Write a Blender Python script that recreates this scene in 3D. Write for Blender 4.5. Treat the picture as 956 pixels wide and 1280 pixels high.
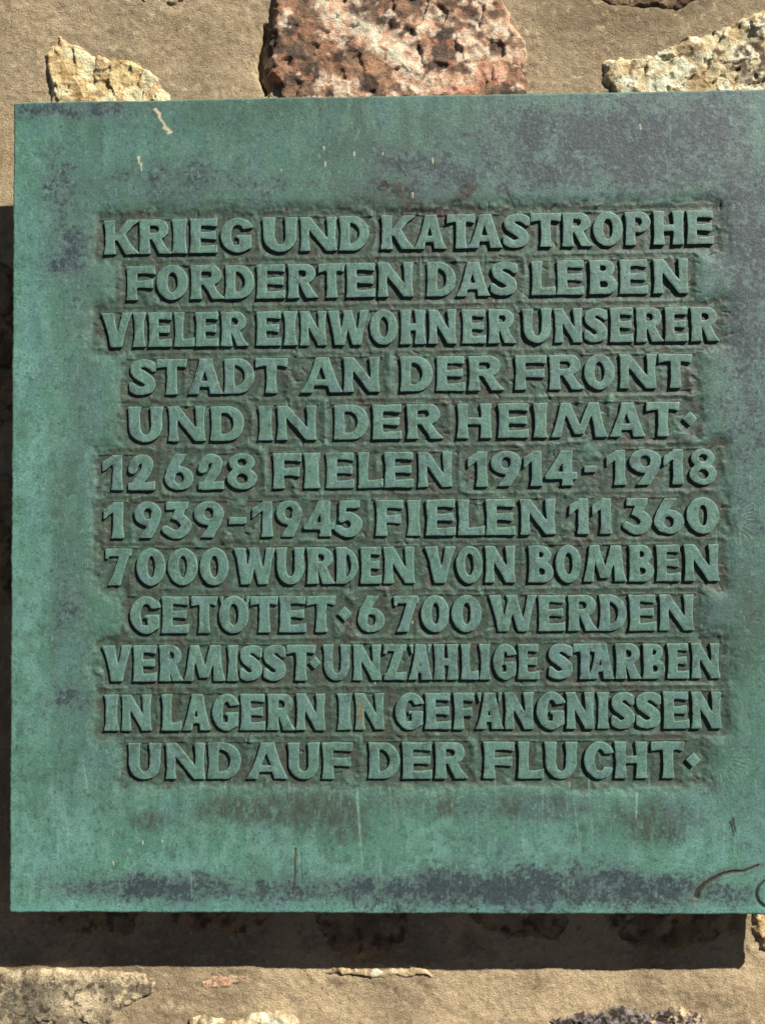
import bpy, math
import numpy as np
from mathutils import Matrix, Vector

for o in list(bpy.data.objects):
    bpy.data.objects.remove(o)
scene = bpy.context.scene
COL = scene.collection
Z0 = 1.0                      # height of the plaque's bottom edge above the ground
mm = 0.001

# ------------------------------------------------------------------ camera
yaw, pitch, roll = 0.02136837, 0.02828372, 0.00720673
cam_data = bpy.data.cameras.new('camera')
cam = bpy.data.objects.new('camera', cam_data)
COL.objects.link(cam)
cam_data.sensor_fit = 'VERTICAL'
cam_data.sensor_height = 24.0
cam_data.lens = 24.0 * 1080.0 / 1280.0
cam_data.clip_start = 0.02
cam_data.clip_end = 100
R = (Matrix.Rotation(yaw, 3, 'Z') @ Matrix.Rotation(pitch, 3, 'X') @ Matrix.Rotation(roll, 3, 'Y')
     @ Matrix.Rotation(math.pi / 2, 3, 'X'))
cam.matrix_world = Matrix.Translation((0.48604, -1.06837, 0.46043 + Z0)) @ R.to_4x4()
scene.camera = cam

# ------------------------------------------------------------------ light
SUN = Vector((0.091, -0.080, 0.106)).normalized()       # direction towards the sun
elev = math.asin(SUN.z)
azim = math.atan2(SUN.x, SUN.y)
world = bpy.data.worlds.new('World')
scene.world = world
world.use_nodes = True
wn = world.node_tree.nodes
wl = world.node_tree.links
wn.clear()
sky = wn.new('ShaderNodeTexSky')
sky.sky_type = 'NISHITA'
sky.sun_disc = False
sky.sun_elevation = elev
sky.sun_rotation = azim
sky.altitude = 3000
sky.air_density = 0.25
sky.dust_density = 0.1
sky.ozone_density = 0.0
bg = wn.new('ShaderNodeBackground')
bg.inputs['Strength'].default_value = 0.05
wo = wn.new('ShaderNodeOutputWorld')
wl.new(sky.outputs[0], bg.inputs[0])
wl.new(bg.outputs[0], wo.inputs[0])
sun_data = bpy.data.lights.new('sun', 'SUN')
sun_data.energy = 5.0
sun_data.angle = math.radians(0.5)
sun_data.color = (1.0, 0.95, 0.87)
sun = bpy.data.objects.new('sun', sun_data)
COL.objects.link(sun)
sun.rotation_euler = (-SUN).to_track_quat('-Z', 'Y').to_euler()
sun.location = (2, -2, 4)

scene.render.engine = 'CYCLES'
scene.view_settings.view_transform = 'Standard'
scene.view_settings.look = 'None'
scene.view_settings.gamma = 1.0
scene.view_settings.use_curve_mapping = False
scene.view_settings.exposure = 0.7
scene.render.resolution_x = 764
scene.render.resolution_y = 1024

# ------------------------------------------------------------------ noise in numpy
def _hash(ix, iy, seed):
    h = (ix.astype(np.int64) * 374761393 + iy.astype(np.int64) * 668265263 + seed * 1442695041) & 0xFFFFFFFF
    h = ((h ^ (h >> 13)) * 1274126177) & 0xFFFFFFFF
    h = ((h ^ (h >> 16)) * 2246822519) & 0xFFFFFFFF
    return ((h ^ (h >> 15)) & 0xFFFFFF) / float(0xFFFFFF)

def vnoise(x, y, seed=0):
    ix = np.floor(x); iy = np.floor(y)
    fx = x - ix; fy = y - iy
    fx = fx * fx * fx * (fx * (fx * 6 - 15) + 10)
    fy = fy * fy * fy * (fy * (fy * 6 - 15) + 10)
    a = _hash(ix, iy, seed); b = _hash(ix + 1, iy, seed)
    c = _hash(ix, iy + 1, seed); d = _hash(ix + 1, iy + 1, seed)
    return (a * (1 - fx) + b * fx) * (1 - fy) + (c * (1 - fx) + d * fx) * fy

def fbm(x, y, scale, octs=4, seed=0, sx=1.0, sy=1.0, gain=0.5):
    """0..1-ish noise; scale = feature size in mm"""
    t = 0; amp = 1; tot = 0
    px = x / scale / sx; py = y / scale / sy
    for o in range(octs):
        ca, sa = math.cos(o * 1.3), math.sin(o * 1.3)
        if sx == sy:
            qx, qy = px * ca - py * sa, px * sa + py * ca
        else:
            qx, qy = px, py
        t = t + amp * vnoise(qx + 17.3 * o, qy - 9.1 * o, seed + o * 31)
        tot += amp; amp *= gain; px = px * 2.03; py = py * 2.03
    return t / tot

def ridged(x, y, scale, octs=4, seed=0):
    t = 0; amp = 1; tot = 0
    for o in range(octs):
        s = scale / 2.05 ** o
        ca, sa = math.cos(o * 1.1), math.sin(o * 1.1)
        n = vnoise((x * ca - y * sa) / s, (x * sa + y * ca) / s, seed + 7 * o)
        t = t + amp * (1 - np.abs(2 * n - 1)); tot += amp; amp *= 0.5
    return t / tot

def worley(x, y, scale, seed=0, sx=1.0, sy=1.0):
    px = x / scale / sx; py = y / scale / sy
    ix = np.floor(px); iy = np.floor(py)
    f1 = np.full(px.shape, 9.0); f2 = f1.copy()
    rid = np.zeros(px.shape); ox = rid.copy(); oy = rid.copy()
    for dx in (-1, 0, 1):
        for dy in (-1, 0, 1):
            cx, cy = ix + dx, iy + dy
            qx = cx + _hash(cx, cy, seed); qy = cy + _hash(cx, cy, seed + 5)
            d = np.hypot(px - qx, py - qy)
            r = _hash(cx, cy, seed + 11)
            near = d < f1
            f2 = np.where(near, f1, np.minimum(f2, d))
            rid = np.where(near, r, rid); ox = np.where(near, px - qx, ox); oy = np.where(near, py - qy, oy)
            f1 = np.where(near, d, f1)
    return f1, f2, rid, ox, oy

def sstep(a, b, x):
    t = np.clip((x - a) / (b - a), 0, 1)
    return t * t * (3 - 2 * t)

def lin(r, g, b):
    """colour read off as 0-255 display values on a sunlit surface -> base colour"""
    c = np.array([r, g, b], float) / 255.0
    c = np.where(c <= 0.04045, c / 12.92, ((c + 0.055) / 1.055) ** 2.4)
    return c / (LIT_WALL if WALL_ON else LIT)
LIT = np.array([1.44, 1.47, 1.44])
LIT_WALL = np.array([0.87, 0.86, 0.85])     # rough mortar and stone scatter more of the light into their own hollows
WALL_ON = True

def mixc(a, b, t):
    return a * (1 - t[..., None]) + b * t[..., None]

def pdist(x, y, pts):
    """distance to polyline and the parameter along it"""
    best = np.full(x.shape, 1e9); par = np.zeros(x.shape)
    n = len(pts) - 1
    for i in range(n):
        (ax, ay), (bx, by) = pts[i], pts[i + 1]
        L2 = (bx - ax) ** 2 + (by - ay) ** 2 + 1e-9
        t = np.clip(((x - ax) * (bx - ax) + (y - ay) * (by - ay)) / L2, 0, 1)
        d = np.hypot(x - ax - t * (bx - ax), y - ay - t * (by - ay))
        m = d < best
        best = np.where(m, d, best); par = np.where(m, (i + t) / n, par)
    return best, par

def poly_sdf(x, y, pts):
    d, _ = pdist(x, y, list(pts) + [pts[0]])
    ins = np.zeros(x.shape, bool)
    n = len(pts)
    for i in range(n):
        (ax, ay), (bx, by) = pts[i], pts[(i + 1) % n]
        c = ((ay > y) != (by > y)) & (x < (bx - ax) * (y - ay) / (by - ay + 1e-12) + ax)
        ins ^= c
    return np.where(ins, d, -d)

# ------------------------------------------------------------------ mesh helpers
def make_mesh(name, verts, quads, polys, cols, mat, smooth=True):
    me = bpy.data.meshes.new(name)
    nq = len(quads)
    sizes = [4] * nq + [len(p) for p in polys]
    loops = np.concatenate([np.asarray(quads, np.int32).ravel(),
                            np.array([i for p in polys for i in p], np.int32)])
    starts = np.concatenate([[0], np.cumsum(sizes)[:-1]]).astype(np.int32)
    me.vertices.add(len(verts)); me.vertices.foreach_set('co', np.asarray(verts, np.float32).ravel())
    me.loops.add(len(loops)); me.loops.foreach_set('vertex_index', loops.astype(np.int32))
    me.polygons.add(len(sizes)); me.polygons.foreach_set('loop_start', starts)
    me.update(calc_edges=True)
    me.polygons.foreach_set('use_smooth', np.full(len(sizes), smooth))
    if cols is not None:
        at = me.color_attributes.new('Col', 'FLOAT_COLOR', 'POINT')
        c4 = np.ones((len(verts), 4), np.float32); c4[:, :3] = np.clip(cols, 0.002, 0.9)
        at.data.foreach_set('color', c4.ravel())
    me.materials.append(mat)
    me.validate()
    return me

def obj(name, me, parent=None, loc=(0, 0, 0)):
    o = bpy.data.objects.new(name, me)
    COL.objects.link(o)
    o.location = loc
    if parent is not None:
        o.parent = parent
    return o

def empty(name, loc, label, cat):
    o = bpy.data.objects.new(name, None)
    COL.objects.link(o); o.location = loc
    o.empty_display_size = 0.1
    o['label'] = label; o['category'] = cat
    return o

def patch(xs, ys, F, Z, zb, draft):
    """Solid cap over the region F>0 of a grid: exact outline, top relief Z, flanks down to zb.
    Returns verts (x, height, y) in mm, quads, polys, index of the first flank vertex."""
    ny, nx = F.shape
    ins = F > 0
    vid = np.full(F.shape, -1, int)
    vid[ins] = np.arange(ins.sum())
    X, Y = np.meshgrid(xs, ys)
    V = [np.stack([X[ins], Z[ins], Y[ins]], 1)]
    a = ins[:-1, :-1]; b = ins[:-1, 1:]; c = ins[1:, 1:]; d = ins[1:, :-1]
    full = a & b & c & d
    part = (a | b | c | d) & ~full
    jj, ii = np.nonzero(full)
    quads = np.stack([vid[jj, ii], vid[jj, ii + 1], vid[jj + 1, ii + 1], vid[jj + 1, ii]], 1)
    nv = int(ins.sum()); cache = {}; extra = []; polys = []; segs = []
    gy, gx = np.gradient(F, ys, xs)
    grads = []
    jj, ii = np.nonzero(part)
    for j, i in zip(jj.tolist(), ii.tolist()):
        cs = ((j, i), (j, i + 1), (j + 1, i + 1), (j + 1, i))
        poly = []; outs = []; inn = []
        for k in range(4):
            p, q = cs[k], cs[(k + 1) % 4]
            ip, iq = ins[p], ins[q]
            if ip: poly.append(int(vid[p]))
            if ip != iq:
                key = (p, q) if p < q else (q, p)
                if key not in cache:
                    p0, q0 = key
                    t = F[p0] / (F[p0] - F[q0]); t = min(max(t, 0.08), 0.92)
                    extra.append((X[p0] + t * (X[q0] - X[p0]), Z[p0] + t * (Z[q0] - Z[p0]), Y[p0] + t * (Y[q0] - Y[p0])))
                    g = (gx[p0] + t * (gx[q0] - gx[p0]), gy[p0] + t * (gy[q0] - gy[p0]))
                    gl = math.hypot(*g) + 1e-9
                    grads.append((-g[0] / gl, -g[1] / gl))
                    cache[key] = nv + len(extra) - 1
                v = cache[key]
                poly.append(v)
                if ip: outs.append((k, v))
                else: inn.append((k, v))
        if len(outs) == 1:
            segs.append((outs[0][1], inn[0][1]))
        else:
            for k, v in outs:          # saddle: connect each exit with the next entry
                nx_ = min(inn, key=lambda e: (e[0] - k) % 4)
                segs.append((v, nx_[1]))
        if len(poly) >= 3: polys.append(tuple(poly))
    E = np.array(extra).reshape(-1, 3); G = np.array(grads).reshape(-1, 2)
    V.append(E)
    first = nv + len(E)
    top = E.copy()
    mid = E.copy(); mid[:, 0] += G[:, 0] * draft * .5; mid[:, 2] += G[:, 1] * draft * .5; mid[:, 1] = E[:, 1] * .5 + zb * .5
    bot = E.copy(); bot[:, 0] += G[:, 0] * draft; bot[:, 2] += G[:, 1] * draft; bot[:, 1] = zb
    V += [top, mid, bot]
    ne = len(E); sq = []
    for e, n in segs:
        e -= nv; n -= nv
        sq.append((first + n, first + e, first + ne + e, first + ne + n))
        sq.append((first + ne + n, first + ne + e, first + 2 * ne + e, first + 2 * ne + n))
    quads = np.concatenate([quads, np.array(sq, int).reshape(-1, 4)])
    return np.concatenate(V), quads, polys, first

# ------------------------------------------------------------------ materials
def base_mat(name, rough, fine, fine_amt, bump_list, spec=0.4):
    m = bpy.data.materials.new(name)
    m.use_nodes = True
    N = m.node_tree.nodes; L = m.node_tree.links
    bs = N['Principled BSDF']
    geo = N.new('ShaderNodeNewGeometry')
    at = N.new('ShaderNodeAttribute'); at.attribute_name = 'Col'
    def noise(scale, detail, rough_=0.6, stretch=None):
        n = N.new('ShaderNodeTexNoise'); n.inputs['Scale'].default_value = scale
        n.inputs['Detail'].default_value = detail; n.inputs['Roughness'].default_value = rough_
        if stretch:
            mp = N.new('ShaderNodeMapping'); mp.inputs['Scale'].default_value = stretch
            L.new(geo.outputs['Position'], mp.inputs['Vector']); L.new(mp.outputs[0], n.inputs['Vector'])
        else:
            L.new(geo.outputs['Position'], n.inputs['Vector'])
        return n
    def maprange(src, a, b, c, d):
        r = N.new('ShaderNodeMapRange')
        for k, v in zip(('From Min', 'From Max', 'To Min', 'To Max'), (a, b, c, d)):
            r.inputs[k].default_value = v
        L.new(src, r.inputs['Value']); return r.outputs[0]
    col = at.outputs['Color']
    for sc, amt, st in fine:
        n = noise(sc, 3, 0.65, st)
        f = maprange(n.outputs['Fac'], 0.3, 0.7, 1 - amt * fine_amt, 1 + amt * fine_amt)
        mx = N.new('ShaderNodeVectorMath'); mx.operation = 'SCALE'
        L.new(col, mx.inputs[0]); L.new(f, mx.inputs['Scale'])
        col = mx.outputs[0]
    L.new(col, bs.inputs['Base Color'])
    rn = noise(180, 3)
    L.new(maprange(rn.outputs['Fac'], 0.3, 0.7, rough - 0.1, rough + 0.1), bs.inputs['Roughness'])
    bs.inputs['Specular IOR Level'].default_value = spec
    prev = None
    for sc, dist, strength, st in bump_list:
        n = noise(sc, 4, 0.65, st)
        b = N.new('ShaderNodeBump'); b.inputs['Strength'].default_value = strength
        b.inputs['Distance'].default_value = dist
        L.new(n.outputs['Fac'], b.inputs['Height'])
        if prev: L.new(prev, b.inputs['Normal'])
        prev = b.outputs[0]
    L.new(prev, bs.inputs['Normal'])
    return m

MAT_BRONZE = base_mat('patinated_bronze', 0.54, [(800, 0.30, None), (330, 0.18, None), (130, 0.09, (2.2, 1, 0.45)), (150, 0.07, None)], 1.0,
                      [(260, 0.0016, 0.4, None), (900, 0.0008, 0.5, None)], 0.35)
MAT_MORTAR = base_mat('sandy_mortar', 0.93, [(900, 0.20, None), (330, 0.14, None), (90, 0.08, None)], 1.0,
                      [(150, 0.005, 0.5, None), (420, 0.0045, 0.8, None), (1100, 0.0020, 0.7, None)], 0.12)
MAT_STONE = base_mat('rough_stone', 0.88, [(800, 0.24, None), (330, 0.2, None), (150, 0.12, None)], 1.0,
                     [(150, 0.008, 0.7, None), (420, 0.004, 0.8, None), (1000, 0.002, 0.7, None)], 0.2)

# ================================================================== THE WALL (face of the mortar at y = +GAP)
GAP = 80.0
wall = empty('stone_wall', (0.5, GAP * mm, 0.0),
             'rough rubble wall of pale, red and grey stones set in sandy mortar behind the plaque', 'wall')
STONES = {
    'cream': [(0, 1128), (24, 1154), (46, 1144), (75, 1124), (110, 1115), (143, 1114), (162, 1092), (178, 1071), (199, 1041), (192, 981), (99, 950), (12, 973), (1, 1039), (9, 1083)],
    'chip': [(119, 1203), (208, 1205), (204, 1185), (189, 1176), (165, 1182), (140, 1181), (121, 1189)],
    'red': [(315, 1210), (310, 1166), (302, 1122), (304, 1078), (317, 1058), (322, 1006), (381, 967), (510, 949), (639, 974), (669, 1027), (665, 1077), (666, 1126), (649, 1159), (630, 1192), (615, 1247), (556, 1326), (459, 1350), (372, 1319), (323, 1265)],
    'pale': [(751, 1096), (771, 1108), (811, 1105), (865, 1126), (918, 1142), (966, 1165), (1014, 1173), (1087, 1150), (1118, 1084), (1074, 1009), (978, 968), (862, 981), (778, 1015), (755, 1061)],
    'brown': [(749, 1222), (813, 1237), (877, 1214), (897, 1175), (865, 1163), (812, 1168), (769, 1167), (743, 1190)],
    'grey': [(-112, -90), (-59, -100), (-5, -107), (37, -101), (90, -110), (128, -105), (162, -117), (159, -136), (128, -159), (91, -188), (16, -230), (-79, -241), (-133, -189), (-144, -127)],
    'pink': [(210, -125), (230, -113), (270, -112), (293, -117), (270, -129), (236, -137), (217, -136)],
    'sliver': [(370, -110), (396, -99), (449, -102), (501, -93), (530, -106), (522, -118), (480, -120), (433, -116), (386, -119)],
    'low': [(188, -169), (217, -161), (270, -167), (323, -158), (346, -171), (370, -207), (301, -249), (207, -229)],
    'black': [(665, -171), (688, -159), (729, -154), (771, -149), (812, -152), (843, -148), (869, -156), (889, -174), (914, -204), (872, -266), (748, -287), (677, -236)],
    'ochre': [(930, -10), (949, 11), (990, 16), (1031, -10), (1040, -56), (1009, -92), (962, -92), (942, -82), (932, -51)],
    's1': [(-17, 20), (80, 9), (143, -22), (141, -58), (112, -69), (48, -66), (10, -48), (-11, -22)],
    's2': [(159, 30), (302, 20), (318, -42), (291, -71), (228, -65), (170, -53), (154, -11)],
    's3': [(371, -1), (450, 10), (502, -21), (496, -73), (449, -100), (391, -94), (365, -52)],
    's4': [(544, 31), (628, 26), (679, -10), (710, -41), (689, -77), (627, -72), (575, -57), (544, -11)],
    's5': [(737, 52), (877, 41), (933, 0), (927, -56), (875, -82), (792, -87), (751, -62), (726, 0)],
    's6': [(-152, 866), (-75, 876), (-31, 832), (-9, 734), (-19, 626), (-73, 583), (-161, 627), (-184, 758)],
    's7': [(-171, 552), (-73, 567), (-19, 540), (-2, 454), (-29, 368), (-115, 337), (-181, 412)],
}

def pit_field(x, z):
    h = np.zeros(x.shape)
    # deep open joint along the left side of the red stone, small hollows elsewhere
    nn = (fbm(x, z, 10, 4, 71) - .5) * 12
    d, _ = pdist(x, z, [(309, 1150), (302, 1122), (301, 1085), (309, 1062)])
    h -= 15 * sstep(7, 1, d + nn)
    d, _ = pdist(x, z, [(775, 1190), (830, 1178), (860, 1182)])
    h -= 5 * np.exp(-(d / 14.0) ** 2)
    return h

def mortar_h(x, z):
    near = np.full(x.shape, -99.)
    for p in STONES.values():
        P_ = np.array(p); lo_ = P_.min(0) - 30; hi_ = P_.max(0) + 30
        mk = (x > lo_[0]) & (x < hi_[0]) & (z > lo_[1]) & (z < hi_[1])
        if mk.any(): near[mk] = np.maximum(near[mk], poly_sdf(x[mk], z[mk], p))
    h = (fbm(x, z, 140, 3, 3) - .5) * 10 + (fbm(x, z, 30, 3, 9) - .5) * 2.4
    g = fbm(x, z, 8, 2, 21)
    h += (g - .5) * 1.3
    # trowel drags
    h += (fbm(x, z, 6, 1, 37) - .5) * .5
    h += (fbm(x, z, 16, 3, 33, 3.0, .6) - .5) * .8 * sstep(.45, .65, fbm(x, z, 90, 2, 35))
    # mortar drawn up against the stones, unevenly
    h += 3.2 * np.exp(-((near + 4) / 9.0) ** 2) * (fbm(x, z, 20, 3, 41) - .25)
    h += (fbm(x, z, 60, 3, 43, 1.6, .7) - .5) * 3.0
    return h + pit_field(x, z)

def mortar_c(x, z, h):
    a = lin(178, 157, 124); b = lin(196, 173, 136); c = lin(158, 139, 110); d = lin(140, 124, 100)
    t = fbm(x, z, 120, 3, 50)
    col = mixc(np.broadcast_to(a, x.shape + (3,)), b, sstep(.5, .7, t) * .8)
    col = mixc(col, c, sstep(.52, .34, t) * .8)
    # weathered grey-brown mortar between the red and the pale stone, warmer below the plaque
    top = sstep(980, 1060, z)
    col = mixc(col, lin(160, 144, 116), top * .55)
    blob = np.exp(-(((x - 800) / 110) ** 2 + ((z - 1165) / 34) ** 2))
    col = mixc(col, lin(122, 106, 82), np.clip(blob * 1.1 * (.4 + fbm(x, z, 14, 3, 55)), 0, .8))
    blob = np.exp(-(((x - 290) / 22) ** 2 + ((z - 1110) / 70) ** 2))
    col = mixc(col, lin(198, 174, 140), blob * .6)
    col = mixc(col, lin(146, 126, 98), sstep(.55, .72, fbm(x, z, 45, 5, 57, 1.3, .8, gain=.6)) * .55)
    sp = fbm(x, z, 6.0, 2, 60)
    col = mixc(col, lin(120, 105, 84), sstep(.66, .8, sp) * .45)
    col = mixc(col, lin(214, 196, 160), sstep(.68, .82, fbm(x, z, 6, 2, 66)) * .4)
    return col

def lines(fine, coarse_lo, coarse_hi, step, cstep):
    a, b = fine
    return np.concatenate([np.arange(coarse_lo, a - 1e-6, cstep), np.arange(a, b, step), np.arange(b, coarse_hi + cstep, cstep)])
wx = np.concatenate([np.arange(-900, -70, 15), np.arange(-70, 1000, 2.0), np.arange(1000, 1900, 12)])
wz = np.concatenate([np.arange(-1000, -190, 12), np.arange(-190, 10, 1.7), np.arange(10, 1020, 8), np.arange(1020, 1215, 1.7),
                     np.arange(1215, 1900, 12)])
WX, WZ = np.meshgrid(wx, wz)
WH = mortar_h(WX, WZ)
ny, nx = WX.shape
idx = np.arange(ny * nx).reshape(ny, nx)
wq = np.stack([idx[:-1, :-1], idx[:-1, 1:], idx[1:, 1:], idx[1:, :-1]], -1).reshape(-1, 4)
wc = mortar_c(WX, WZ, WH).reshape(-1, 3)
wv = np.stack([WX, -WH, WZ], -1).reshape(-1, 3) * mm + np.array([-0.5, 0, Z0])
# a solid body behind the face, so that the wall has thickness
n0 = len(wv)
bx = [wx[0], wx[-1]]; bz = [wz[0], wz[-1]]
corn = np.array([(bx[0], 400, bz[0]), (bx[1], 400, bz[0]), (bx[1], 400, bz[1]), (bx[0], 400, bz[1])]) * mm + np.array([-0.5, 0, Z0])
wv = np.concatenate([wv, corn])
wp = [tuple([n0 + 1, n0, n0 + 3, n0 + 2]),
      tuple(idx[0, ::-1].tolist() + [n0, n0 + 1]), tuple(idx[-1, :].tolist() + [n0 + 2, n0 + 3]),
      tuple(idx[:, 0].tolist() + [n0 + 3, n0]), tuple(idx[::-1, -1].tolist() + [n0 + 1, n0 + 2])]
wc = np.concatenate([wc, np.tile(lin(170, 150, 120), (4, 1))])
obj('mortar', make_mesh('mortar', wv, wq, wp, wc, MAT_MORTAR), wall)

# ---- stones: kind -> (protrusion, roughness amplitude, colour function)
def C(x, *v): return np.broadcast_to(lin(*v), x.shape + (3,))

def col_cream(x, z, h, s):
    c = mixc(C(x, 222, 196, 142), lin(238, 220, 176), sstep(.45, .6, fbm(x, z, 22, 4, s)))
    c = mixc(c, lin(186, 150, 98), sstep(.56, .70, fbm(x, z, 17, 4, s + 2)) * .7)
    c = mixc(c, lin(130, 100, 66), sstep(.66, .76, fbm(x + z * .6, z, 10, 4, s + 3, 1.6, .7)) * .7)
    return c
def col_pale(x, z, h, s):
    c = mixc(C(x, 222, 204, 160), lin(242, 230, 196), sstep(.42, .58, fbm(x, z, 18, 4, s)))
    c = mixc(c, lin(190, 160, 112), sstep(.54, .68, fbm(x, z, 24, 4, s + 2)) * .75)
    c = mixc(c, lin(112, 92, 66), sstep(.62, .72, fbm(x, z, 10, 4, s + 3)) * .8)
    g = np.exp(-(((x - 955) / 26) ** 2 + ((z - 1092) / 26) ** 2))
    c = mixc(c, lin(74, 60, 50), np.clip(g * 1.6 * sstep(.35, .6, fbm(x, z, 9, 3, s + 4)), 0, .9))
    return c
def col_red(x, z, h, s):
    w = (fbm(x, z, 20, 3, s + 20) - .5) * 40
    xx, zz = x + w, z - w
    c = mixc(C(x, 138, 112, 88), lin(98, 82, 70), sstep(.44, .58, fbm(x, z, 34, 5, s, gain=.6)))
    c = mixc(c, lin(168, 128, 100), sstep(.54, .68, fbm(x, z, 26, 4, s + 2)) * .85)
    c = mixc(c, lin(194, 136, 108), sstep(.62, .74, fbm(x, z, 16, 4, s + 3)) * .6)
    d, t = pdist(xx, zz, [(392, 1185), (400, 1160), (435, 1140), (462, 1120), (492, 1098), (505, 1088)])
    pale = sstep(26, 8, d + (fbm(x, z, 8, 3, s + 5) - .5) * 22)
    d, t = pdist(xx, zz, [(470, 1140), (520, 1146), (560, 1142), (600, 1150)])
    pale = np.maximum(pale, sstep(11, 3, d + (fbm(x, z, 8, 3, s + 6) - .5) * 22) * .8)
    d, t = pdist(xx, zz, [(500, 1062), (560, 1066), (610, 1082), (640, 1092), (655, 1110), (640, 1150)])
    pale = np.maximum(pale, sstep(16, 5, d + (fbm(x, z, 9, 3, s + 7) - .5) * 24) * .85)
    pale = np.maximum(pale, sstep(.57, .66, fbm(x, z, 24, 4, s + 8)) * .85)
    c = mixc(c, mixc(C(x, 226, 180, 146), lin(244, 222, 192), sstep(.4, .55, fbm(x, z, 7, 3, s + 9))), pale * .95)
    d, t = pdist(xx, zz, [(540, 1052), (590, 1066), (625, 1080)])
    c = mixc(c, lin(216, 146, 116), sstep(12, 3, d) * .6)
    c = mixc(c, lin(74, 58, 50), sstep(.64, .78, fbm(x, z, 18, 5, s + 10, gain=.6)) * .6)
    return c
def col_grey(x, z, h, s):
    c = mixc(C(x, 148, 132, 104), lin(116, 106, 90), sstep(.42, .58, fbm(x, z, 7, 4, s, gain=.7)))
    c = mixc(c, lin(226, 206, 164), sstep(.50, .62, fbm(x, z, 12, 4, s + 1, gain=.7)) * .8)
    dk = np.exp(-(((x - 0) / 60) ** 2 + ((z + 150) / 30) ** 2))
    c = mixc(c, lin(104, 96, 82), np.clip(dk * 1.3 * (.3 + fbm(x, z, 8, 4, s + 9)), 0, .8))
    rim = sstep(-112 - 14, -112 + 6, z + (fbm(x, z, 12, 3, s + 5) - .5) * 14) * sstep(-90, 20, x)
    c = mixc(c, lin(224, 200, 160), rim * .8)
    g = np.exp(-(((x - 60) / 30) ** 2 + ((z + 150) / 16) ** 2))
    c = mixc(c, lin(230, 208, 168), np.clip(g * 1.2, 0, .8))
    c = mixc(c, lin(66, 58, 48), sstep(.62, .72, fbm(x, z, 8, 4, s + 3)) * .8)
    return c
def col_brown(x, z, h, s):
    c = mixc(C(x, 120, 98, 72), lin(150, 126, 96), sstep(.42, .6, fbm(x, z, 14, 4, s)))
    return mixc(c, lin(78, 62, 48), sstep(.56, .68, fbm(x, z, 9, 4, s + 3)) * .8)
def col_pink(x, z, h, s):
    c = mixc(C(x, 196, 152, 122), lin(222, 190, 150), sstep(.42, .58, fbm(x, z, 10, 4, s)))
    return mixc(c, lin(176, 122, 100), sstep(.5, .62, fbm(x, z, 12, 4, s + 2)) * .8)
def col_black(x, z, h, s):
    c = mixc(C(x, 224, 196, 156), lin(200, 168, 128), sstep(.4, .6, fbm(x, z, 12, 3, s)))
    k = sstep(.40, .48, fbm(x, z, 5.5, 4, s + 2, gain=.7) + .22 * np.exp(-((x - 745) / 85.0) ** 2) - .12 * sstep(825, 860, x))
    k = k * sstep(-150, -156, z + (fbm(x, z, 8, 3, s + 4) - .5) * 14 - 4)
    c = mixc(c, lin(52, 46, 46), k * .95)
    return mixc(c, lin(150, 140, 134), k * sstep(.52, .62, fbm(x, z, 4, 3, s + 6)) * .8)
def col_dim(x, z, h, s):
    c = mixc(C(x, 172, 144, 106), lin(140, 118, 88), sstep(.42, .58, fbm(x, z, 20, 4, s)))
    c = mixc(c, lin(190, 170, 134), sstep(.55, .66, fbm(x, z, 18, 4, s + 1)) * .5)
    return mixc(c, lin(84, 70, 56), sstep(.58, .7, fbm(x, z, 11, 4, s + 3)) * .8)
def col_ochre(x, z, h, s):
    c = mixc(C(x, 214, 178, 120), lin(228, 200, 150), sstep(.42, .58, fbm(x, z, 14, 4, s)))
    return mixc(c, lin(110, 80, 52), sstep(.60, .68, fbm(x, z, 8, 4, s + 3)) * .85)

KINDS = {
    'cream': (6, 9, col_cream, 1.4, 'cream coloured stone above the plaque\'s left corner'),
    'chip': (5, 5, col_pale, 1.4, 'pale chip of stone at the top of the wall'),
    'red': (12, 9, col_red, 1.8, 'large red and brown stone with pale pink bands'),
    'pale': (7, 10, col_pale, 1.4, 'pale pitted limestone above the plaque\'s right side'),
    'brown': (1.5, 5, col_brown, 1.5, None),
    'grey': (2.5, 4.5, col_grey, 1.5, 'grey stone with a cream rim below the plaque'),
    'pink': (.4, 1.0, col_pink, 1.3, 'small pinkish stone flush with the mortar'),
    'sliver': (1.4, 3, col_pale, 1.3, None),
    'low': (5, 5, col_pale, 1.5, None),
    'black': (4, 6, col_black, 1.3, 'pale stone crusted with black lichen'),
    'ochre': (6, 7, col_ochre, 1.5, None),
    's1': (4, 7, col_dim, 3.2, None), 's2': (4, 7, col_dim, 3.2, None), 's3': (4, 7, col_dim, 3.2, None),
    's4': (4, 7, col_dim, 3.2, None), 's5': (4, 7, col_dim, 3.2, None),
    's6': (8, 12, col_dim, 3.2, None), 's7': (9, 12, col_dim, 3.2, None),
}

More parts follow.
